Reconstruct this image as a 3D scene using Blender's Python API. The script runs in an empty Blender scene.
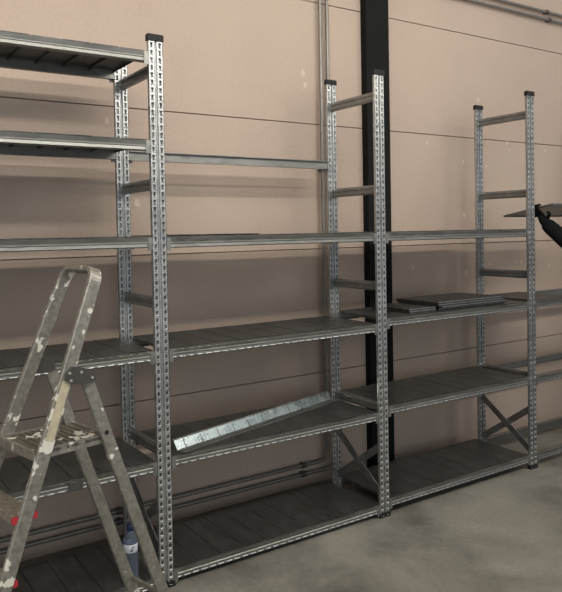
import bpy, bmesh, math, random
from mathutils import Vector, Matrix
random.seed(7)
scene = bpy.context.scene
COL = scene.collection

# ------------------------------------------------------------------ helpers
class MB:
    """collects shapes for ONE mesh (world coordinates)"""
    def __init__(self): self.v = []; self.f = []; self.m = []; self.s = []
    def add(self, vs, fs, mi=0, smooth=False):
        o = len(self.v); self.v += [tuple(p) for p in vs]
        for f in fs:
            self.f.append([i + o for i in f]); self.m.append(mi); self.s.append(smooth)
    def box(self, x0, x1, y0, y1, z0, z1, mi=0):
        vs = [(x0,y0,z0),(x1,y0,z0),(x1,y1,z0),(x0,y1,z0),(x0,y0,z1),(x1,y0,z1),(x1,y1,z1),(x0,y1,z1)]
        self.add(vs, [(0,3,2,1),(4,5,6,7),(0,1,5,4),(1,2,6,5),(2,3,7,6),(3,0,4,7)], mi)
    def prism(self, prof, A, B, e1, e2, mi=0, cap=True, smooth=False):
        """closed 2-D profile swept from A to B; profile axes e1, e2"""
        A, B, e1, e2 = Vector(A), Vector(B), Vector(e1), Vector(e2)
        n = len(prof)
        if (B - A).dot(e1.cross(e2)) < 0: prof = prof[::-1]
        vs = [A + e1*a + e2*b for a, b in prof] + [B + e1*a + e2*b for a, b in prof]
        fs = [(i, (i+1) % n, n+(i+1) % n, n+i) for i in range(n)]
        self.add(vs, fs, mi, smooth)
        if cap: self.add(vs, [tuple(range(n))[::-1], tuple(range(n, 2*n))], mi)
    def bar(self, A, B, w, h, wdir, mi=0, bevel=0.0):
        A, B = Vector(A), Vector(B); d = (B-A).normalized()
        e1 = Vector(wdir); e1 = (e1 - d*e1.dot(d)).normalized(); e2 = d.cross(e1)
        a, b = w/2, h/2; c = bevel
        prof = [(-a,-b),(a,-b),(a,b),(-a,b)] if not c else [(-a+c,-b),(a-c,-b),(a,-b+c),(a,b-c),(a-c,b),(-a+c,b),(-a,b-c),(-a,-b+c)]
        self.prism(prof, A, B, e1, e2, mi)
    def tube(self, pts, r, n=12, mi=0, cap=True):
        pts = [Vector(p) for p in pts]; vs = []; k = len(pts)
        t0 = (pts[1]-pts[0]).normalized()
        e1 = t0.orthogonal().normalized()
        rr = r if isinstance(r, (list, tuple)) else [r]*k
        for i, p in enumerate(pts):
            t = (pts[min(i+1,k-1)] - pts[max(i-1,0)]).normalized()
            e1 = (e1 - t*e1.dot(t)).normalized(); e2 = t.cross(e1)
            vs += [p + (e1*math.cos(2*math.pi*j/n) + e2*math.sin(2*math.pi*j/n))*rr[i] for j in range(n)]
        fs = [(i*n+j, i*n+(j+1)%n, (i+1)*n+(j+1)%n, (i+1)*n+j) for i in range(k-1) for j in range(n)]
        self.add(vs, fs, mi, True)
        if cap: self.add(vs, [tuple(range(n))[::-1], tuple(range((k-1)*n, k*n))], mi)
    def lathe(self, prof, c, n=28, mi=0, a0=0.0, a1=2*math.pi):
        full = abs(a1-a0-2*math.pi) < 1e-6; cx, cy, cz = c; m = n if full else n+1; vs = []
        for r, z in prof:
            vs += [(cx+r*math.cos(a0+(a1-a0)*j/n), cy+r*math.sin(a0+(a1-a0)*j/n), cz+z) for j in range(m)]
        fs = []
        for i in range(len(prof)-1):
            for j in range(n):
                k = (j+1) % m
                fs.append((i*m+j, i*m+k, (i+1)*m+k, (i+1)*m+j))
        self.add(vs, fs, mi, True)
    def disc(self, C, r, nrm, t, n=16, mi=0):
        C, nrm = Vector(C), Vector(nrm).normalized()
        self.tube([C, C + nrm*t], r, n, mi)

def wloc(o):
    p = Vector((0,0,0))
    while o is not None: p += o.location; o = o.parent
    return p

def link(o): COL.objects.link(o); return o

def obj(name, mb, mat, parent=None, origin=None, label=None):
    """ONE mesh object, built from world coordinates; origin = its base"""
    if origin is None:
        if parent is not None: origin = wloc(parent)
        else:
            xs = [v[0] for v in mb.v]; ys = [v[1] for v in mb.v]; zs = [v[2] for v in mb.v]
            origin = ((min(xs)+max(xs))/2, (min(ys)+max(ys))/2, min(zs))
    O = Vector(origin)
    me = bpy.data.meshes.new(name)
    me.from_pydata([tuple(Vector(v) - O) for v in mb.v], [], mb.f)
    for m in (mat if isinstance(mat, (list, tuple)) else [mat]): me.materials.append(m)
    for p, mi, s in zip(me.polygons, mb.m, mb.s): p.material_index = mi; p.use_smooth = s
    me.update()
    o = link(bpy.data.objects.new(name, me))
    if parent is not None:
        o.parent = parent; o.location = O - wloc(parent)
    else: o.location = O
    if label: o['label'] = label
    return o

def thing(name, label, cat, loc=(0,0,0), group=None):
    o = link(bpy.data.objects.new(name, None)); o.location = loc
    o.empty_display_size = 0.1
    return tag(o, label, cat, group)
def tag(o, label, cat, group=None):
    o['label'] = label; o['category'] = cat
    if group: o['group'] = group
    return o
def structure(name, mb, mat, origin=None):
    o = obj(name, mb, mat, None, origin); o['kind'] = 'structure'; return o
def dup(o, loc, parent=None, kids=True):
    c = link(o.copy()); c.parent = parent; c.location = loc
    if kids:
        for ch in [x for x in bpy.data.objects if x.parent is o]:
            d = link(ch.copy()); d.parent = c
    return c

# ------------------------------------------------------------------ materials
def nodes(name):
    m = bpy.data.materials.new(name); m.use_nodes = True
    nt = m.node_tree; b = nt.nodes['Principled BSDF']
    return m, nt, b
def N(nt, t, **kw):
    n = nt.nodes.new(t)
    for k, v in kw.items():
        if k in n.inputs: n.inputs[k].default_value = v
        else: setattr(n, k, v)
    return n
def ramp(nt, src, stops):
    r = nt.nodes.new('ShaderNodeValToRGB'); el = r.color_ramp.elements
    while len(el) < len(stops): el.new(0.5)
    for e, (p, c) in zip(el, stops):
        e.position = p; e.color = (*c, 1) if len(c) == 3 else c
    nt.links.new(src, r.inputs[0]); return r
def coords(nt, scale=(1,1,1)):
    t = nt.nodes.new('ShaderNodeTexCoord'); m = nt.nodes.new('ShaderNodeMapping')
    m.inputs['Scale'].default_value = scale
    nt.links.new(t.outputs['Object'], m.inputs[0]); return m.outputs[0]
def plain(name, col, rough=0.5, metal=0.0, var=0.08, scale=20, **kw):
    m, nt, b = nodes(name)
    n = N(nt, 'ShaderNodeTexNoise', Scale=scale, Detail=4.0)
    nt.links.new(coords(nt), n.inputs['Vector'])
    r = ramp(nt, n.outputs[0], [(0.3, tuple(c*(1-var) for c in col)), (0.7, tuple(min(1,c*(1+var)) for c in col))])
    nt.links.new(r.outputs[0], b.inputs['Base Color'])
    b.inputs['Roughness'].default_value = rough; b.inputs['Metallic'].default_value = metal
    for k, v in kw.items(): b.inputs[k].default_value = v
    return m
def galvanised(name, c0, c1, r0, r1, metal=0.85, stretch=(1,1,1), scale=45):
    m, nt, b = nodes(name)
    co = coords(nt, stretch)
    v = N(nt, 'ShaderNodeTexVoronoi', Scale=scale); nt.links.new(co, v.inputs['Vector'])
    n = N(nt, 'ShaderNodeTexNoise', Scale=7.0, Detail=5.0); nt.links.new(co, n.inputs['Vector'])
    mx = N(nt, 'ShaderNodeMix', data_type='FLOAT'); mx.inputs[0].default_value = 0.6
    bw = N(nt, 'ShaderNodeRGBToBW'); nt.links.new(v.outputs['Color'], bw.inputs[0])
    nt.links.new(bw.outputs[0], mx.inputs[2]); nt.links.new(n.outputs[0], mx.inputs[3])
    cr = ramp(nt, mx.outputs[0], [(0.25, c0), (0.75, c1)])
    nt.links.new(cr.outputs[0], b.inputs['Base Color'])
    rr = ramp(nt, mx.outputs[0], [(0.2, (r0,)*3), (0.8, (r1,)*3)])
    nt.links.new(rr.outputs[0], b.inputs['Roughness'])
    b.inputs['Metallic'].default_value = metal
    return m
M = {}
M['post']  = galvanised('galvanised_post', (.42,.43,.42), (.62,.63,.62), .30, .48)
M['beam']  = galvanised('galvanised_beam', (.20,.203,.19), (.32,.322,.30), .34, .52, stretch=(.25,1,1))
M['edge'] = galvanised('worn_zinc_glint', (.70,.71,.70), (.90,.91,.90), .22, .32)  # brighter zinc paints the glints on post lips and the held board
M['edge2'] = galvanised('dull_zinc_glint', (.36,.365,.36), (.52,.525,.52), .32, .45)  # paler zinc paints highlight dashes on beams and lines on boards
M['board'] = galvanised('dark_zinc_board', (.065,.068,.065), (.12,.124,.12), .34, .5)
M['deck']  = galvanised('galvanised_deck', (.10,.105,.10), (.165,.17,.162), .38, .55, stretch=(1,.3,1))
M['brace'] = galvanised('galvanised_brace', (.22,.225,.22), (.34,.345,.335), .34, .5)
M['bright'] = galvanised('reflection_tinted_zinc', (.50,.59,.58), (.82,.93,.92), .2, .36, metal=.9, scale=18)  # cool reflected light is tinted into the base colour
M['held']  = galvanised('held_zinc', (.13,.142,.146), (.20,.215,.218), .3, .45)
M['black'] = plain('black_plastic', (.007,.007,.0075), .7)
M['foot']  = M['black']
M['column']= plain('black_painted_steel', (.009,.010,.0095), .85, 0, .1, 6, **{'Specular IOR Level': .2})
M['pipe']  = plain('steel_pipe', (.26,.245,.22), .42, .6, .1, 30)
M['clamp'] = plain('dark_clamp', (.10,.095,.09), .5, .4)
M['hinge'] = plain('dark_hinge_plastic', (.055,.055,.05), .4, 0, .2, 60)
M['red']   = plain('red_plastic', (.42,.028,.04), .45)
M['rivet'] = plain('rivet_metal', (.6,.6,.56), .35, .7)
M['sticker'] = plain('cream_sticker', (.46,.41,.29), .6, 0, .18, 35)
M['glove'] = plain('black_glove_fabric', (.006,.007,.0075), .9, **{'Specular IOR Level': .15})
M['jacket']= plain('black_jacket_fabric', (.006,.0065,.007), .9, **{'Specular IOR Level': .15})
M['trousers'] = plain('dark_work_trousers', (.03,.032,.04), .85)
M['skin']  = plain('skin', (.50,.31,.22), .5)
M['hair']  = plain('dark_hair', (.03,.02,.014), .6)
M['shoe']  = plain('dark_shoe_leather', (.02,.018,.016), .5)
M['white'] = plain('white_label', (.62,.66,.70), .5, 0, .05)
M['ink']   = plain('dark_ink', (.03,.04,.08), .5)
M['cap']   = plain('dark_blue_cap', (.012,.022,.075), .35)
M['hole']  = plain('painted_hole_shade', (.01,.01,.01), .8)

# clear blue plastic
m, nt, b = nodes('clear_blue_plastic')
n = N(nt, 'ShaderNodeTexNoise', Scale=14.0); nt.links.new(coords(nt), n.inputs['Vector'])
r = ramp(nt, n.outputs[0], [(0.3, (.40,.47,.60)), (0.7, (.52,.60,.74))])
nt.links.new(r.outputs[0], b.inputs['Base Color'])
b.inputs['Roughness'].default_value = .12; b.inputs['IOR'].default_value = 1.22
b.inputs['Transmission Weight'].default_value = .85
M['bottle'] = m

# worn aluminium with splashes of white paint
def ladder_mat(name, base, thresh, metal=.75, seed=0.0):
    m, nt, b = nodes(name)
    t = nt.nodes.new('ShaderNodeTexCoord'); mp = nt.nodes.new('ShaderNodeMapping')
    mp.inputs['Location'].default_value = (seed, seed*1.7, seed*.6)
    nt.links.new(t.outputs['Object'], mp.inputs[0]); co = mp.outputs[0]
    n1 = N(nt, 'ShaderNodeTexNoise', Scale=17.0, Detail=3.0, Roughness=.55); nt.links.new(co, n1.inputs['Vector'])
    n2 = N(nt, 'ShaderNodeTexNoise', Scale=60.0, Detail=5.0); nt.links.new(co, n2.inputs['Vector'])
    mask = ramp(nt, n1.outputs[0], [(thresh, (0,0,0)), (thresh+.02, (1,1,1))])
    al = ramp(nt, n2.outputs[0], [(0.3, tuple(c*.72 for c in base)), (0.7, tuple(c*1.18 for c in base))])
    mx = N(nt, 'ShaderNodeMix', data_type='RGBA'); nt.links.new(mask.outputs[0], mx.inputs[0])
    nt.links.new(al.outputs[0], mx.inputs[6]); mx.inputs[7].default_value = (.66,.64,.56,1)
    nt.links.new(mx.outputs[2], b.inputs['Base Color'])
    mt = N(nt, 'ShaderNodeMath', operation='MULTIPLY_ADD'); nt.links.new(mask.outputs[0], mt.inputs[0])
    mt.inputs[1].default_value = -metal; mt.inputs[2].default_value = metal
    nt.links.new(mt.outputs[0], b.inputs['Metallic'])
    b.inputs['Roughness'].default_value = .46
    return m
M['alu'] = ladder_mat('painted_aluminium', (.37,.355,.31), .592)
M['aluplain'] = ladder_mat('worn_aluminium', (.37,.355,.31), .64, seed=3.3)
M['platform'] = ladder_mat('paint_stained_tread', (.17,.155,.125), .56, .5, seed=1.9)
M['tread'] = ladder_mat('worn_tread', (.33,.30,.24), .66, .6, seed=5.1)

# wall: painted concrete panels
m, nt, b = nodes('painted_concrete')
co = coords(nt)
n1 = N(nt, 'ShaderNodeTexNoise', Scale=.9, Detail=6.0, Roughness=.6); nt.links.new(co, n1.inputs['Vector'])
n2 = N(nt, 'ShaderNodeTexNoise', Scale=55.0, Detail=4.0); nt.links.new(co, n2.inputs['Vector'])
c1 = ramp(nt, n1.outputs[0], [(.3, (.455,.357,.29)), (.52, (.505,.402,.33)), (.72, (.54,.433,.347))])
c2 = ramp(nt, n2.outputs[0], [(.3, (.93,.93,.93)), (.7, (1,1,1))])
mx = N(nt, 'ShaderNodeMix', data_type='RGBA', blend_type='MULTIPLY'); mx.inputs[0].default_value = 1
nt.links.new(c1.outputs[0], mx.inputs[6]); nt.links.new(c2.outputs[0], mx.inputs[7])
nt.links.new(mx.outputs[2], b.inputs['Base Color']); b.inputs['Roughness'].default_value = .85
bp = N(nt, 'ShaderNodeBump', Strength=.08, Distance=.01); nt.links.new(n2.outputs[0], bp.inputs['Height'])
nt.links.new(bp.outputs[0], b.inputs['Normal'])
M['wall'] = m
M['joint'] = plain('joint_mastic', (.20,.145,.115), .9)
M['filler'] = plain('pale_filler', (.60,.50,.42), .9, 0, .06, 40)

# floor: stained concrete
m, nt, b = nodes('stained_concrete')
co = coords(nt)
n1 = N(nt, 'ShaderNodeTexNoise', Scale=1.6, Detail=8.0, Roughness=.62, Distortion=.4); nt.links.new(co, n1.inputs['Vector'])
n2 = N(nt, 'ShaderNodeTexNoise', Scale=38.0, Detail=6.0); nt.links.new(co, n2.inputs['Vector'])
c1 = ramp(nt, n1.outputs[0], [(.34, (.115,.108,.088)), (.46, (.20,.19,.16)), (.58, (.27,.257,.22)), (.75, (.34,.315,.265))])
c2 = ramp(nt, n2.outputs[0], [(.25, (.84,.84,.84)), (.7, (1,1,1))])
mx = N(nt, 'ShaderNodeMix', data_type='RGBA', blend_type='MULTIPLY'); mx.inputs[0].default_value = 1
nt.links.new(c1.outputs[0], mx.inputs[6]); nt.links.new(c2.outputs[0], mx.inputs[7])
nt.links.new(mx.outputs[2], b.inputs['Base Color'])
rr = ramp(nt, n1.outputs[0], [(.3, (.55,)*3), (.7, (.8,)*3)]); nt.links.new(rr.outputs[0], b.inputs['Roughness'])
bp = N(nt, 'ShaderNodeBump', Strength=.1, Distance=.01); nt.links.new(n2.outputs[0], bp.inputs['Height'])
nt.links.new(bp.outputs[0], b.inputs['Normal'])
M['floor'] = m
M['ceil'] = plain('ceiling_sheet', (.34,.32,.29), .9)

# ------------------------------------------------------------------ setting
WY = 0.66
f = MB(); f.box(-4.5, 7.0, -9.0, WY+.2, -.12, 0); structure('floor', f, M['floor'], (0,0,0))
w = MB(); w.box(-4.5, 7.0, WY+.012, WY+.2, 0, 5.4, 1)
seams = [0.0, .702, 1.496, 2.288, 3.060, 3.85, 4.64, 5.4]
g = .0032
for a, c in zip(seams[:-1], seams[1:]):
    w.box(-4.5, 7.0, WY, WY+.014, a + (g if a else 0), c - g, 0)
for x, z, r in [(2.922,2.581,.02),(2.921,2.52,.022),(2.929,2.317,.016),(2.374,2.225,.016),(2.748,2.105,.016),(3.255,2.274,.014),(3.737,2.235,.014),(2.752,1.709,.018),(3.005,2.077,.014),(2.22,1.343,.02),(2.767,1.274,.02),
                (2.97,1.333,.012),(3.039,1.33,.014),(3.351,1.334,.014),(3.413,1.331,.014),(3.777,1.292,.018),(1.29,2.603,.022),(1.304,2.53,.018),(.169,1.779,.022),(.012,2.21,.016),(3.279,2.22,.012)]:
    n = 14; vs = []
    for k in range(n):
        q = r*random.uniform(.75,1.15); a = 2*math.pi*k/n
        vs.append((x+q*.8*math.cos(a), WY-.0012, z+q*1.15*math.sin(a)))
    w.add(vs + [(v[0], WY+.001, v[2]) for v in vs], [tuple(range(n))] + [(i, n+i, n+(i+1)%n, (i+1)%n) for i in range(n)], 2)
structure('wall_back', w, [M['wall'], M['joint'], M['filler']], (0, WY, 0))
c = MB(); c.box(-4.5, 7.0, -9.0, WY+.2, 5.4, 5.5); structure('ceiling', c, M['ceil'])

# black steel column against the wall (H section: two flanges and a web)
c = MB(); X0, X1, Y0, Y1 = 1.768, 1.966, .602, WY
c.box(X0, X1, Y0, Y0+.014, 0, 5.4); c.box(X0, X1, Y1-.014, Y1-.001, 0, 5.4); c.box(X0+.004, X1-.004, Y0+.012, Y1-.012, 0, 5.4)
o = obj('steel_column', c, M['column']); tag(o, 'black painted steel column standing against the beige wall behind the rack', 'column')

# pipes on the wall
PR = .0115; PY = WY - .03
def bend(pts, r=.06, n=6):
    P = [Vector(p) for p in pts]; out = [P[0]]
    for i in range(1, len(P)-1):
        a = (P[i-1]-P[i]).normalized(); c = (P[i+1]-P[i]).normalized()
        s, e = P[i]+a*r, P[i]+c*r
        for k in range(n+1):
            t = k/n; out.append(s*(1-t)**2 + P[i]*2*t*(1-t) + e*t*t)
    out.append(P[-1]); return out
def pipe(name, pts, label, clamps, r=PR, group=None):
    t = thing(name, label, 'pipe', pts[0], group)
    q = MB(); q.tube(bend(pts), r, 12); obj('pipe_run', q, M['pipe'], t)
    for (x, z, ver) in clamps:
        k = MB()
        ax = (0,0,1) if ver else (1,0,0); A = Vector((x, PY, z)); ax = Vector(ax)
        k.tube([A - ax*.016, A + ax*.016], r+.006, 12)
        k.box(x-.012, x+.012, PY, WY, z-.012, z+.012)
        obj('pipe_clamp', k, M['clamp'], t, (x, PY, z), 'dark pipe clamp')
    return t
pipe('wall_pipe', [(-2.2, PY, .142), (1.408, PY, .142), (1.408, PY, 5.4)], 'left pipe of the two dropping down the wall, bending into the upper low run',
     [(1.222, .142, False), (1.408, .93, True), (1.408, 2.0, True), (.02, .142, False)])
pipe('wall_pipe', [(-2.2, PY, .086), (1.463, PY, .086), (1.463, PY, 5.4)], 'right pipe of the two dropping down the wall, bending into the lowest run',
     [(1.222, .086, False), (1.463, 2.02, True), (.02, .086, False)])
pipe('wall_pipe', [(2.3, PY, 3.306), (6.5, PY, 3.306)], 'lower of the two thin pipes running along the top right of the wall', [(3.765, 3.306, False)])
pipe('wall_pipe', [(2.3, PY, 3.364), (6.5, PY, 3.364)], 'upper of the two thin pipes running along the top right of the wall', [(3.735, 3.364, False)])

# ------------------------------------------------------------------ shelving rack
PX = .004; BAY = 1.3267; D = .4268; PW = .069; PD = .016; H = 2.5
rack = thing('shelving_rack', 'long galvanised steel shelving rack with perforated posts bolted together along the wall', 'shelving', (BAY, .2, 0))

def make_post(h):
    """perforated post: two flanges with slots, a groove between, folded sides"""
    q = MB(); hw = PW/2; gw = .0055; z0, z1 = .004, h
    # sides, back, groove
    q.box(-hw, -hw+.002, 0, PD, z0, z1); q.box(hw-.002, hw, 0, PD, z0, z1)
    q.box(-hw, hw, PD-.002, PD, z0, z1)
    q.box(-gw, gw, .010, .012, z0, z1); q.box(-gw-.0015, -gw, 0, .012, z0, z1); q.box(gw, gw+.0015, 0, .012, z0, z1)
    pitch = .0333; n = int((z1-z0)/pitch); pitch = (z1-z0)/n
    for s in (-1, 1):
        a, b = (-hw, -gw) if s < 0 else (gw, hw)
        c = (a+b)/2; ha, hb = c-.0075, c+.0075
        for k in range(n):
            za = z0+k*pitch; zb = za+pitch; ya, yb = za+.008, zb-.007
            # slot wider at its top, like a keyhole
            out = [(a,za),(b,za),(b,zb),(a,zb)]; inn = [(ha+.003,ya),(hb-.003,ya),(hb,yb),(ha,yb)]
            vs = [(x,0,z) for x,z in out] + [(x,0,z) for x,z in inn] + [(x,.004,z) for x,z in inn]
            fs = [(i,(i+1)%4,4+(i+1)%4,4+i) for i in range(4)] + [(4+i,4+(i+1)%4,8+(i+1)%4,8+i) for i in range(4)]
            q.add(vs, fs)
            # pressed-out lip under the slot
            x0, x1 = ha+.001, hb-.001
            q.add([(x0,-.0002,ya-.006),(x1,-.0002,ya-.006),(x1,-.005,ya-.0025),(x0,-.005,ya-.0025),(x0,0,ya+.001),(x1,0,ya+.001)],
                  [(0,1,2,3),(3,2,5,4),(0,3,4),(1,5,2)], 1)
    return q
def make_cap():
    q = MB(); hw = PW/2+.004
    q.box(-hw, hw, -.005, PD+.005, 0, .027); q.box(-hw+.004, hw-.004, -.001, PD+.001, .027, .031); return q
def make_foot():
    q = MB(); hw = PW/2+.005
    q.box(-hw, hw, -.006, PD+.006, 0, .006); q.box(-hw+.001, hw-.001, -.004, PD+.004, .006, .024); return q
def shift(q, dx, dy, dz):
    q.v = [(x+dx, y+dy, z+dz) for x,y,z in q.v]; return q

post0 = None
post_h = {(0,0):2.472, (1,0):2.465, (2,0):2.475, (1,1):2.49, (2,1):2.45}
for ix in (-1, 0, 1, 2, 3):
    for iy in (0, 1):
        h = post_h.get((ix,iy), 2.475); x, y = ix*BAY+PX, iy*D
        p = obj('post', shift(make_post(h), x, y, 0), [M['post'], M['edge']], rack, (x, y, 0))
        obj('post_cap', shift(make_cap(), x, y, h), M['black'], p, (x, y, h), 'black plastic end cap')
        obj('post_foot', shift(make_foot(), x, y, 0), M['black'], p, (x, y, 0), 'black plastic foot')

BH = .048
def beam(x0, x1, y, ztop, face, dim=True):
    """folded beam, face=-1 looks to the front; two ridges and a row of pressed dimples"""
    q = MB(); s = face
    prof = [(.006,0),(-.004,-.003),(.001,-.021),(-.003,-.025),(-.003,-.028),(.001,-.031),(-.001,-.044),(.004,-BH),(.030,-BH),(.030,-BH+.003),(.010,-BH+.005),(.010,-.004),(.030,-.004),(.030,0)]
    if s > 0: prof = [(-a, b) for a, b in prof]
    q.prism(prof, (x0, y, ztop), (x1, y, ztop), (0,1,0), (0,0,1))
    n = int((x1-x0)/.044) if dim else 0; p = (x1-x0)/max(n,1)
    for k in range(n):
        c = x0 + (k+.5)*p
        for zz, hw, th, mi in ((-.0055, .013, .003, 0), (-.0400, .0165, .0027, 1)):
            a, b = c-hw, c+hw; yo = y + (.0 if s < 0 else 0); o = -.003 if s < 0 else .003
            z = ztop+zz
            q.add([(a,yo,z-th),(b,yo,z-th),(b,yo,z+th),(a,yo,z+th),(a+.003,yo+o*1.2,z-th*.6),(b-.003,yo+o*1.2,z-th*.6),(b-.003,yo+o*.9,z+th*.1),(a+.003,yo+o*.9,z+th*.1)],
                  [(4,5,6,7),(0,1,5,4),(1,2,6,5),(2,3,7,6),(3,0,4,7)] if s < 0 else [(7,6,5,4),(4,5,1,0),(5,6,2,1),(6,7,3,2),(7,4,0,3)], mi)
    # hooked end plates
    for xe, d in ((x0, 1), (x1, -1)):
        a, b = sorted((xe, xe + d*.020)); yy = sorted((y - s*.0, y + s*.004))
        q.box(a, b, yy[0]-.0, yy[1]+.0, ztop-BH-.012, ztop-.002)
    return obj('beam', q, [M['beam'], M['edge2']], rack, ((x0+x1)/2, y, ztop-BH))
def deck(x0, x1, ztop, pw=.1235, raised=0):
    """shelf of ribbed steel boards lying side by side between the beams"""
    q = MB(); n = max(1, round((x1-x0)/pw)); p = (x1-x0)/n; ya, yb = .012, D+.034; t = .003
    prof = [(.0008,-.018),(.0008,-.004),(.004,0),(p-.004,0),(p-.0008,-.004),(p-.0008,-.018),(p-.003,-.018),(p-.003,-.006),(.003,-.006),(.003,-.018)]
    for k in range(n):
        z = ztop + (.007 if k < raised else 0) + random.uniform(-.0008,.0008)
        q.prism(prof, (x0+k*p, ya, z), (x0+k*p, yb, z), (1,0,0), (0,0,1))
        # folded-down end lips
        for yy in (ya, yb-.002): q.box(x0+k*p+.004, x0+(k+1)*p-.004, yy, yy+.002, z-.02, z-.002)
    return obj('shelf', q, M['deck'], rack, ((x0+x1)/2, D/2, ztop-.02))
HX = PW/2
def level(i, z, front=True, rear=True, dk=True, raised=0, x1=None):
    xa, xb = i*BAY+PX+HX+.0005, (i+1)*BAY+PX-HX-.0005
    if front: beam(xa, xb, .003, z, -1, z < 1.4)
    if rear: beam(xa, xb, D+PD-.004, z, 1, z < 1.4)
    if dk: deck(xa+.003, (x1 or xb)-.003, z+.004, raised=raised)
for z in (2.425, 2.03, 1.597, 1.086, .583, .058): level(-1, z)
level(0, 2.028, front=False, dk=False); level(0, 1.594, raised=4); level(0, 1.088); level(0, .594); level(0, .072)
level(1, 1.595); level(1, 1.114); level(1, .618); level(1, .094)
level(2, 1.120, x1=3.12); level(2, .612, dk=False); level(2, .094, dk=False)

def side_bar(ix, z):
    x = ix*BAY+PX; q = MB()
    prof = [(-.012,-.026),(.004,-.026),(.010,-.016),(.010,-.007),(.004,-.004),(.004,.004),(.010,.007),(.010,.016),(.004,.026),(-.012,.026),(-.012,.023),(.002,.023),(.006,.014),(.006,.009),(0,.006),(0,-.006),(.006,-.009),(.006,-.014),(.002,-.023),(-.012,-.023)]
    prof = [(-a, b) for a, b in prof]
    q.prism(prof, (x, PD+.0005, z), (x, D-.0005, z), (1,0,0), (0,0,1))
    return obj('side_bar', q, M['brace'], rack, (x, D/2, z))
def diagonal(ix, za, zb, off):
    x = ix*BAY + PX + off; q = MB()
    A, B = Vector((x, PD+.004, za)), Vector((x, D-.004, zb)); d = (B-A).normalized(); e = Vector((1,0,0)); u = d.cross(e)
    prof = [(-.004,-.021),(.003,-.021),(.003,-.006),(-.003,-.002),(-.003,.002),(.003,.006),(.003,.021),(-.004,.021)]
    q.prism(prof, A, B, e, u)
    return obj('diagonal_brace', q, M['brace'], rack, (x, D/2, min(za, zb)))
for ix in (-1, 0, 1, 2, 3):
    for z in (2.355, 1.836, 1.295, .615): side_bar(ix, z)
    diagonal(ix, .12, .41, -.0065); diagonal(ix, .40, .12, .0065)
# dark tag clipped to a beam
q = MB(); q.box(-.43, -.37, -.004, .0015, .536, .576); q.box(-.423,-.377,-.006,-.004,.542,.570)
obj('beam_tag', q, M['clamp'], rack, (-.40, 0, .555), 'dark tag on the beam')

# ------------------------------------------------------------------ loose shelf boards stacked on the fourth shelf
def board(L, W, name='shelf_board'):
    """folded steel board with ribs, lying along X, base centre at the origin"""
    q = MB(); a, b, t = L/2, W/2, .012
    prof = [(-b,0),(-b,t)]
    nr = max(2, round(W/.06))
    for k in range(nr):
        c = -b + (k+.5)*W/nr
        prof += [(c-.010,t),(c-.005,t-.003),(c+.005,t-.003),(c+.010,t)]
    prof += [(b,t),(b,0),(b-.010,0),(b-.010,.002),(b-.002,.002),(b-.002,t-.005),(-b+.002,t-.005),(-b+.002,.002),(-b+.010,.002),(-b+.010,0)]
    q.prism(prof, (-a,0,0), (a,0,0), (0,1,0), (0,0,1))
    for s in (-1,1): q.box(min(s*a, s*(a-.002)), max(s*a, s*(a-.002)), -b+.004, b-.004, 0, t-.004)
    q.box(-a+.004, a-.004, -b-.0008, -b+.0006, t-.0028, t+.0004, 1)  # thin pale strip added as a painted highlight along the front edge
    return q
G = 'loose shelf boards stacked on the rack'
zs = 1.114+.0045+.0005
bl = [(2.115,.215,.60,.36,'lowest board of the right pile of loose grey steel boards on the middle rack shelf'),
      (2.122,.200,.60,.36,'second board from the bottom in the right pile of loose grey steel boards'),
      (2.108,.212,.60,.36,'third board from the bottom in the right pile of loose grey steel boards'),
      (2.113,.222,.60,.36,'top board of the right pile of loose grey steel boards beside the rear post')]
bl2 = [(1.685,.200,.22,.32,'lower board of the small left pile of loose steel boards beside the middle post'),
       (1.690,.205,.22,.32,'upper board of the small left pile of loose steel boards beside the middle post')]
for lst in (bl, bl2):
    z = zs
    for (x, y, L, W, lab) in lst:
        q = board(L, W); an = random.uniform(-.02,.02); R = Matrix.Rotation(an, 3, 'Z')
        q.v = [tuple(R @ Vector(v) + Vector((x,y,z))) for v in q.v]
        o = obj('shelf_board', q, [M['board'], M['edge2']], None, (x,y,z)); tag(o, lab, 'shelf board', G); z += .0122

# long bright channel lying askew on the second shelf
A = Vector((.090, .040, .5995)); B = Vector((1.255, .375, .5995)); d = (B-A).normalized(); e = Vector((d.y, -d.x, 0)); up = Vector((0,0,1))
t = thing('steel_channel', 'long bright zinc steel channel lying askew on the second lowest shelf', 'channel', (A+B)/2)
# back wall leaning away, floor flange towards the viewer
q = MB()
lean = .62; hgt = .044
prof = [(.0,.0),(-hgt*lean, hgt),(-hgt*lean-.012, hgt+.003),(-hgt*lean-.012,hgt+.001),(-hgt*lean-.002,hgt-.002),(-.003,.003),(-.003,.0)]
q.prism(prof, A, B, e, up)
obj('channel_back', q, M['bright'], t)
q = MB(); q.prism([(.001,0),(.001,.006),(.004,.006),(.004,.002),(.046,.002),(.046,.007),(.048,.007),(.048,0)], A, B, e, up)
obj('channel_flange', q, M['beam'], t)
nr = 11
for k in range(nr):
    P = A + d*((B-A).length*(k+.5)/nr)
    q = MB(); q.prism([(-.001,.004),(-hgt*lean+.0018,hgt-.004),(-hgt*lean+.0032,hgt-.005),(.0004,.005)], P-d*.0018, P+d*.0018, e, up)
    obj('channel_rib', q, M['beam'], t, P)

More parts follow.
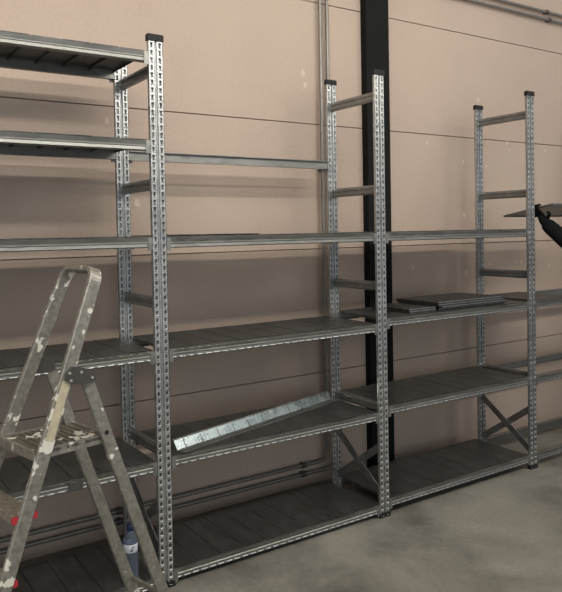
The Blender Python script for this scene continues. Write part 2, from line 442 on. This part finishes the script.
# ------------------------------------------------------------------ step ladder
an = math.radians(192); U = Vector((math.cos(an), math.sin(an), 0)); V = Vector((-U.y, U.x, 0)); Z = Vector((0,0,1))
FR = Vector((-.690, -.641, 0)); LW = .255                # near (FR) and far rails are LW apart
def L(u, v, z): return FR + U*u + V*v + Z*z             # v: 0 near rail, -LW far rail
ladder = thing('step_ladder', 'paint splashed aluminium step ladder standing in front of the rack at left', 'ladder', L(-.12,-LW/2,0))
def ru(z): return .002 - .362*(z-.92)                  # u of the front rails at height z
RW = .046; RT = .019
# front frame: both rails and the handle loop are one bent profile
zt = 1.492; path = []
rad = .045
path.append((0.0, .022)); path.append((0.0, zt-rad))
for k in range(1, 8):
    a = math.pi/2*k/8; path.append((-rad+rad*math.cos(a), zt-rad+rad*math.sin(a)))
path.append((-rad, zt)); path.append((-LW+rad, zt))
for k in range(1, 8):
    a = math.pi/2*k/8; path.append((-LW+rad-rad*math.sin(a), zt-rad+rad*math.cos(a)))
path.append((-LW, zt-rad)); path.append((-LW, .022))
slope = Vector(U*(-.362) + Z).normalized(); nrm = V.cross(slope).normalized()      # plane of the frame
def fw_(z): return .255 + (1.1-z)*.14                    # width: the frame splays towards the floor
def P2(v, z): return L(ru(z), v*fw_(z)/LW, z)
pts = [P2(v, z) for v, z in path]
q = MB(); ring = []
prof = [(-RW/2+.003,-RT/2),(RW/2-.003,-RT/2),(RW/2,-RT/2+.003),(RW/2,RT/2-.003),(RW/2-.003,RT/2),(-RW/2+.003,RT/2),(-RW/2,RT/2-.003),(-RW/2,-RT/2+.003)]
k = len(pts); vs = []
for i, p in enumerate(pts):
    tng = (pts[min(i+1,k-1)] - pts[max(i-1,0)]).normalized(); inw = tng.cross(nrm).normalized()
    vs += [p + nrm*a + inw*b for a, b in prof]
n = len(prof); fs = [(i*n+j, i*n+(j+1)%n, (i+1)*n+(j+1)%n, (i+1)*n+j) for i in range(k-1) for j in range(n)]
q.add(vs, fs); q.add(vs, [tuple(range(n))[::-1], tuple(range((k-1)*n, k*n))])
frame = obj('front_frame', q, M['alu'], ladder, None, 'front rails bent into a handle loop, splashed with white paint')
# sticker on the outer face of the near rail
q = MB(); a, b = P2(0, .955), P2(0, 1.135)
q.bar(a + V*(RT/2+.0007), b + V*(RT/2+.0007), .030, .001, nrm)
obj('sticker', q, M['sticker'], frame, a, 'cream worn sticker')
def foot(P, name='rubber_foot', parent=None):
    q = MB(); c = P
    q.prism([(-.03,-.016),(.03,-.016),(.03,.016),(-.03,.016)], Vector((c.x,c.y,0)), Vector((c.x,c.y,.03)), U, V)
    return obj(name, q, M['black'], parent, (c.x,c.y,0), 'black rubber foot')
for v in (0, -fw_(0)): foot(L(ru(.015), v, 0), parent=frame)
# treads with red end plugs
for z in (.73, .535, .34, .15):
    q = MB(); c = ru(z)
    q.prism([(-.040,.009),(.040,.009),(.040,.006),(.043,-.009),(.040,-.009),(.037,.004),(-.037,.004),(-.040,-.009),(-.043,-.009),(-.040,.006)],
            L(c,-RT/2-.0005,z), L(c,-fw_(z)+RT/2+.0005,z), U, Z)
    for k in range(6):
        uu = c-.032+k*.0128; q.prism([(-.003,0),(.003,0),(.002,.0025),(-.002,.0025)], L(uu,-.02,z+.009), L(uu,-fw_(z)+.02,z+.009), U, Z)
    tr = obj('tread', q, M['tread'], ladder, L(c,-LW/2,z-.012), 'ridged worn tread')
    for vv in (-RT/2+.001, -fw_(z)+RT/2-.001):
        for s in (-1, 1):
            q = MB(); cc = L(c+s*.032, vv, z-.002)
            sg = 1 if vv > -LW/2 else -1
            q.prism([(-.009,-.010),(.008,-.011),(.010,-.004),(.010,.008),(.006,.011),(-.009,.011)] if s > 0 else [(.009,-.010),(.009,.011),(-.006,.011),(-.010,.008),(-.010,-.004),(-.008,-.011)],
                    cc, cc + V*(sg*.008), U, Z)
            obj('end_plug', q, M['red'], tr, cc, 'red plastic end plug')
# platform
q = MB(); zp = .92; ua, ub = .028, -.232; va, vb = -RT/2-.002, -fw_(.92)+RT/2+.002
def quadbox(u0,u1,v0,v1,z0,z1):
    q.prism([(u0,z0),(u1,z0),(u1,z1),(u0,z1)], L(0,v0,0), L(0,v1,0), U, Z)
quadbox(ub, ua, va, vb, zp-.010, zp)
for k in range(9):
    uu = ub+.03+k*.0235; quadbox(uu-.005, uu+.005, va-.012, vb+.012, zp, zp+.003)
plat = obj('platform', q, M['platform'], ladder, L((ua+ub)/2,-LW/2,zp), 'platform stained with dried white paint')
q = MB()
quadbox(ua-.004, ua+.006, va, vb, zp-.024, zp+.006); quadbox(ub-.006, ub+.004, va, vb, zp-.024, zp+.006)
quadbox(ub, ua, va, va-.006, zp-.024, zp+.006); quadbox(ub, ua, vb+.006, vb, zp-.024, zp+.006)
obj('platform_rim', q, M['aluplain'], plat, L((ua+ub)/2,-LW/2,zp-.024))
# rear legs
def su(z): return -.176 - .348*(1.071-z)
for v in (-.004, -LW+.002):
    q = MB(); A = L(su(.022), v, .022); B = L(su(1.118), v, 1.118)
    q.bar(A, B, .044, .017, U, 0, .003)
    lg = obj('rear_leg', q, M['aluplain'], ladder, A, 'rear leg of worn aluminium')
    foot(L(su(.015), v, 0), parent=lg)
    if v > -.1:
        q = MB(); c = L(su(.935), v+.0085, .935); q.disc(c, .008, V, .0015, 16)  # near-black disc paints the shade inside a hole
        obj('bolt_hole', q, M['hole'], lg, c, 'bolt hole shown as a flat dark disc')
# rear cross bar
q = MB(); q.bar(L(su(.25)-.016, -.0125, .25), L(su(.25)-.016, -LW+.0125, .25), .022, .010, Z, 0, .002)
obj('cross_bar', q, M['aluplain'], ladder, L(su(.2),-LW/2,.2))
# hinge plates
for v, sg in ((0, 1), (-fw_(1.15), -1)):
    q = MB(); c = L(0, v, 0) + V*(sg*(RT/2+.0003))
    r0 = ru(1.15)
    out = [(r0+.012,1.140),(r0+.010,1.165),(r0-.010,1.182),(r0-.050,1.174),(r0-.088,1.150),(r0-.098,1.130),(r0-.085,1.117),(r0-.045,1.120),(r0-.010,1.126)]
    q.prism(out, c, c + V*(sg*.010), U, Z)
    hg = obj('hinge_plate', q, M['hinge'], ladder, c + U*r0 + Z*1.1, 'dark plastic hinge plate')
    for (du, z) in ((.000,1.163),(-.004,1.138),(-.042,1.160),(-.082,1.136)):
        q = MB(); p = c + U*(r0+du) + Z*z + V*(sg*.010); q.disc(p, .0048, V*sg, .004, 12)
        obj('rivet', q, M['rivet'], hg, p, 'bright rivet head')

# ------------------------------------------------------------------ water bottle on the bottom shelf
bx, by, bz = -.150, .040, .0638
bt = thing('water_bottle', 'blue plastic water bottle standing on the bottom shelf behind the ladder', 'bottle', (bx,by,bz))
q = MB()
prof = [(0,.006),(.020,.003),(.028,0),(.0325,.006),(.0330,.03)]
for k in range(5):
    z = .04+k*.016; prof += [(.0330,z),(.0312,z+.005),(.0312,z+.008),(.0330,z+.012)]
prof += [(.0330,.130),(.0315,.134),(.0315,.172),(.0328,.177),(.030,.192),(.022,.208),(.0145,.219),(.0128,.224),(.0128,.232),(0,.232)]
q.lathe(prof, (bx,by,bz), 32); obj('bottle_body', q, M['bottle'], bt)
q = MB(); q.lathe([(.0316,.135),(.0320,.1355),(.0320,.171),(.0316,.1715)], (bx,by,bz), 32)
lab = obj('bottle_label', q, M['white'], bt, None, 'white paper label')
q = MB()
for (a0, a1, z0, z1) in ((-1.75,-1.35,.158,.163),(-2.0,-1.62,.143,.148),(-1.82,-1.55,.150,.155)):
    q.lathe([(.0322,z0),(.0324,z0+.0005),(.0324,z1-.0005),(.0322,z1)], (bx,by,bz), 5, 0, a0, a1)
obj('label_print', q, M['ink'], lab)
q = MB(); q.lathe([(0,.252),(.013,.252),(.0152,.249),(.0152,.228),(.0135,.226)], (bx,by,bz), 24)
for k in range(24):
    a = 2*math.pi*k/24; c, s = math.cos(a), math.sin(a)
    q.box(bx+.0152*c-.0006, bx+.0152*c+.0006, by+.0152*s-.0006, by+.0152*s+.0006, bz+.229, bz+.248)
obj('bottle_cap', q, M['cap'], bt, None, 'dark blue screw cap')

# ------------------------------------------------------------------ board being fitted, and the person holding it
hp = thing('held_shelf_board', 'grey steel shelf board held up by a gloved hand beside the right rack post', 'shelf board', (3.08, .1, 1.72))
q = board(.40, .66)           # X becomes depth
R = Matrix.Rotation(math.pi/2, 3, 'Z'); T = Matrix.Rotation(math.radians(-10.0), 3, 'X')
q.v = [tuple(T @ (R @ Vector(v)) + Vector((3.085, .105, 1.718))) for v in q.v]
obj('board_panel', q, [M['held'], M['edge']], hp)
HELD = lambda x, y, z=0: T @ Vector((x-3.085, y-.105, z)) + Vector((3.085, .105, 1.718))

def skin(name, verts, edges, radii, mat, parent, root=0, sub=2, label=None):
    O = wloc(parent)
    me = bpy.data.meshes.new(name); me.from_pydata([tuple(Vector(v)-O) for v in verts], edges, [])
    o = link(bpy.data.objects.new(name, me)); o.parent = parent
    md = o.modifiers.new('skin', 'SKIN'); md.use_smooth_shade = True
    sv = me.skin_vertices[0].data if me.skin_vertices else None
    if sv is None:
        bm = bmesh.new(); bm.from_mesh(me); bm.verts.layers.skin.verify(); bm.to_mesh(me); bm.free(); sv = me.skin_vertices[0].data
    for i, r in enumerate(radii):
        sv[i].radius = r if isinstance(r, tuple) else (r, r); sv[i].use_root = (i == root)
    ss = o.modifiers.new('sub', 'SUBSURF'); ss.levels = sub; ss.render_levels = sub
    dg = bpy.context.evaluated_depsgraph_get(); ev = o.evaluated_get(dg)
    nm = bpy.data.meshes.new_from_object(ev); o.modifiers.clear(); old = o.data; o.data = nm; nm.name = name
    nm.materials.clear(); nm.materials.append(mat)
    for p in nm.polygons: p.use_smooth = True; p.material_index = 0
    if label: o['label'] = label
    return o

px, py = 3.34, -.50
person = thing('person', 'person in black reaching in from the right edge with a black gloved hand', 'person', (px,py,0))
SL, SR = Vector((px-.17, py+.03, 1.43)), Vector((px+.17, py+.03, 1.43))
EL = Vector((2.945, -.20, 1.40)); ER = Vector((3.52, -.24, 1.40))
E0 = HELD(2.755, .045, 0)
WL = Vector((2.805, .0, 1.636)); WR = Vector((3.40, -.02, 1.66))
HipL, HipR = Vector((px-.09, py, .93)), Vector((px+.09, py, .93))
KL, KR = Vector((px-.11, py+.04, .50)), Vector((px+.12, py+.03, .50))
AL, AR = Vector((px-.12, py, .09)), Vector((px+.14, py-.02, .09))
TL, TR = AL + Vector((-.02,.17,-.045)), AR + Vector((.02,.17,-.045))
pel, wai, che, nec, hea, crn = [Vector((px, py+dy, z)) for dy, z in ((0,.98),(.0,1.12),(.01,1.32),(.02,1.50),(.045,1.60),(.04,1.72))]
HRp = WR + Vector((-.05,.07,.03))
bv = [pel,wai,che,nec,hea,crn, SL,EL,WL, SR,ER,WR,HRp, HipL,KL,AL, HipR,KR,AR]
be = [(0,1),(1,2),(2,3),(3,4),(4,5),(2,6),(6,7),(7,8),(2,9),(9,10),(10,11),(11,12),(0,13),(13,14),(14,15),(0,16),(16,17),(17,18)]
br = [.085,.09,.105,.050,.085,.07,.045,.04,.027,.055,.04,.027,.03,.07,.055,.04,.07,.055,.04]
skin('body', bv, be, br, M['skin'], person)
# face
q = MB(); fc = hea + Vector((0,.085,.03))
q.tube([fc+Vector((0,-.02,.03)), fc+Vector((0,.012,-.005)), fc+Vector((0,.022,-.02)), fc+Vector((0,-.004,-.03))], [.008,.010,.013,.008], 10)
obj('nose', q, M['skin'], person)
for s in (-1,1):
    q = MB(); q.lathe([(0,-.008),(.006,-.005),(.008,0),(.006,.005),(0,.008)], fc+Vector((s*.03,-.008,.02)), 12); obj('eye', q, M['ink'], person)
    q = MB(); q.tube([hea+Vector((s*.083,-.01,.04)), hea+Vector((s*.095,-.015,.02)), hea+Vector((s*.085,-.01,-.02))], [.008,.014,.008], 10); obj('ear', q, M['skin'], person)
q = MB(); q.tube([fc+Vector((-.024,-.008,-.055)), fc+Vector((0,-.002,-.057)), fc+Vector((.024,-.008,-.055))], [.004,.007,.004], 8); obj('mouth', q, M['red'], person)
skin('hair', [hea+Vector((0,-.03,.02)), hea+Vector((0,-.025,.09)), crn+Vector((0,-.01,.015)), crn+Vector((0,.03,.01))], [(0,1),(1,2),(2,3)], [.085,.09,.075,.05], M['hair'], person)
# clothing
cuffL = WL.lerp(EL, -.06)
jv = [pel+Vector((0,0,-.12)),wai,che,nec+Vector((0,-.005,-.02)), SL,EL,cuffL, SR,ER,WR.lerp(ER,.06)]
je = [(0,1),(1,2),(2,3),(2,4),(4,5),(5,6),(2,7),(7,8),(8,9)]
skin('jacket', jv, je, [.175,.165,.17,.085,.085,.064,.050,.085,.062,.046], M['jacket'], person, label='black jacket')
skin('trousers', [pel,pel.lerp(HipL,.6)+Vector((-.03,0,-.12)),KL,AL+Vector((0,0,.02)),pel.lerp(HipR,.6)+Vector((.03,0,-.12)),KR,AR+Vector((0,0,.02)),pel+Vector((0,0,.08))], [(7,0),(0,1),(1,2),(2,3),(0,4),(4,5),(5,6)], [.135,.098,.075,.062,.098,.075,.062,.13], M['trousers'], person)
for a, tt in ((AL,TL),(AR,TR)):
    q = MB(); q.tube([a+Vector((0,-.06,-.045)), a+Vector((0,-.03,-.035)), a+Vector((0,.03,-.04)), tt+Vector((0,-.03,-.003)), tt], [.03,.044,.045,.04,.022], 12)
    q.v = [(x,y,max(z,.002)) for x,y,z in q.v]
    obj('shoe', q, M['shoe'], person)
# gloved hand closed round the left end of the board
kn = E0 + Vector((.030, -.012, -.034))
dirp = (kn-WL).normalized()
side = Vector((0,1,0))
gv = [WL - dirp*.02, WL + dirp*.02, WL.lerp(kn,.6), kn]; ge = [(0,1),(1,2),(2,3)]; gr = [(.032,.032),(.036,.034),(.040,.026),(.040,.020)]
hand = skin('glove', gv, ge, gr, M['glove'], person, label='black glove on the left hand')
for k, (o_, ln) in enumerate(((-.033,.9),(-.011,1.0),(.011,.95),(.033,.78))):
    b0 = WL.lerp(kn,.75) + side*o_*.8; b1 = kn + side*o_ + Vector((-.012,0,.0))
    ed = HELD(2.755, .045+o_, 0)
    c1_ = ed + Vector((-.016,0,-.002)); c2_ = ed + Vector((-.012,0,.024)); c3_ = ed + Vector((.022*ln,0,.024))
    skin('finger', [b0,b1,c1_,c2_,c3_], [(0,1),(1,2),(2,3),(3,4)], [.012,.0115,.0105,.010,.008], M['glove'], hand, sub=2)
tb = WL.lerp(kn,.3)
skin('thumb', [tb, tb+Vector((.005,-.035,.018)), tb+Vector((-.005,-.050,.045)), tb+Vector((-.028,-.048,.058))], [(0,1),(1,2),(2,3)], [.015,.0135,.012,.009], M['glove'], hand)
# right hand under the board: palm joins the body, five fingers
rg = skin('glove', [WR+Vector((0,-.02,-.01)), WR, WR.lerp(HRp,.6), HRp], [(0,1),(1,2),(2,3)], [.032,.034,(.040,.026),(.040,.02)], M['glove'], person, label='black glove on the right hand')
for k, (o_, ln) in enumerate(((-.033,.05),(-.011,.06),(.011,.065),(.033,.058))):
    b0 = HRp + Vector((o_,-.02,0)); 
    skin('finger', [b0, HRp+Vector((o_,.02,.004)), HRp+Vector((o_,.02+ln*.5,.006)), HRp+Vector((o_,.02+ln,.006))], [(0,1),(1,2),(2,3)], [.012,.011,.0105,.008], M['glove'], rg)
skin('thumb', [WR.lerp(HRp,.3), WR.lerp(HRp,.4)+Vector((-.045,.0,.0)), WR.lerp(HRp,.7)+Vector((-.062,.01,.003)), HRp+Vector((-.066,.02,.004))], [(0,1),(1,2),(2,3)], [.015,.0135,.012,.009], M['glove'], rg)

# ------------------------------------------------------------------ light
def area(name, loc, aim, sx, sy, power, col):
    l = bpy.data.lights.new(name, 'AREA'); l.shape = 'RECTANGLE'; l.size = sx; l.size_y = sy; l.energy = power; l.color = col
    o = link(bpy.data.objects.new(name, l)); o.location = loc
    o.rotation_euler = (Vector(aim)-Vector(loc)).to_track_quat('-Z','Y').to_euler(); return o
area('strip_light_row', (.1,-2.1,3.0), (.1,.66,1.9), 7.0, .12, 35, (1.0,.94,.85))
area('strip_light_row', (.6,-4.2,5.0), (.6,.66,1.5), 10.0, .25, 110, (1.0,.94,.86))
area('strip_light_row', (1.0,-1.3,5.2), (1.0,-.8,0), 10.0, .5, 22, (1.0,.95,.88))
area('added_left_wall_fill', (-1.3,-1.8,3.8), (-.3,.66,2.7), 1.6, .12, 6, (1.0,.86,.68))  # added warm fill to brighten the upper left wall, not a known lamp
area('daylight_door', (-2.0,-8.6,1.9), (.5,.7,1.0), 3.4, 3.0, 45, (.86,.96,1.0))
w = bpy.data.worlds.new('World'); scene.world = w; w.use_nodes = True
bg = w.node_tree.nodes['Background']; bg.inputs[0].default_value = (.90,.93,1.0,1); bg.inputs[1].default_value = .28

# ------------------------------------------------------------------ camera
S = 2.5/1.8844
cam = bpy.data.cameras.new('camera'); co = link(bpy.data.objects.new('camera', cam)); scene.camera = co
yaw, pitch, roll = .5894, -.0230, -.0177
fw = Vector((math.sin(yaw)*math.cos(pitch), math.cos(yaw)*math.cos(pitch), math.sin(pitch)))
rt = Vector((math.cos(yaw), -math.sin(yaw), 0)); upv = rt.cross(fw)
c_, s_ = math.cos(roll), math.sin(roll)
R_, U_ = rt*c_ + upv*s_, -rt*s_ + upv*c_
mt = Matrix((R_, U_, -fw)).transposed().to_4x4(); mt.translation = Vector((-.9641,-2.1887,1.2161))*S
co.matrix_world = mt
cam.sensor_width = 36; cam.sensor_fit = 'AUTO'; cam.lens = 695.03/592*36
cam.shift_x = (281-281.41)/592; cam.shift_y = (247.03-296)/592
cam.clip_start = .05
scene.view_settings.view_transform = 'Standard'; scene.view_settings.look = 'None'
scene.view_settings.gamma = 1; scene.view_settings.use_curve_mapping = False
scene.view_settings.exposure = 0.66
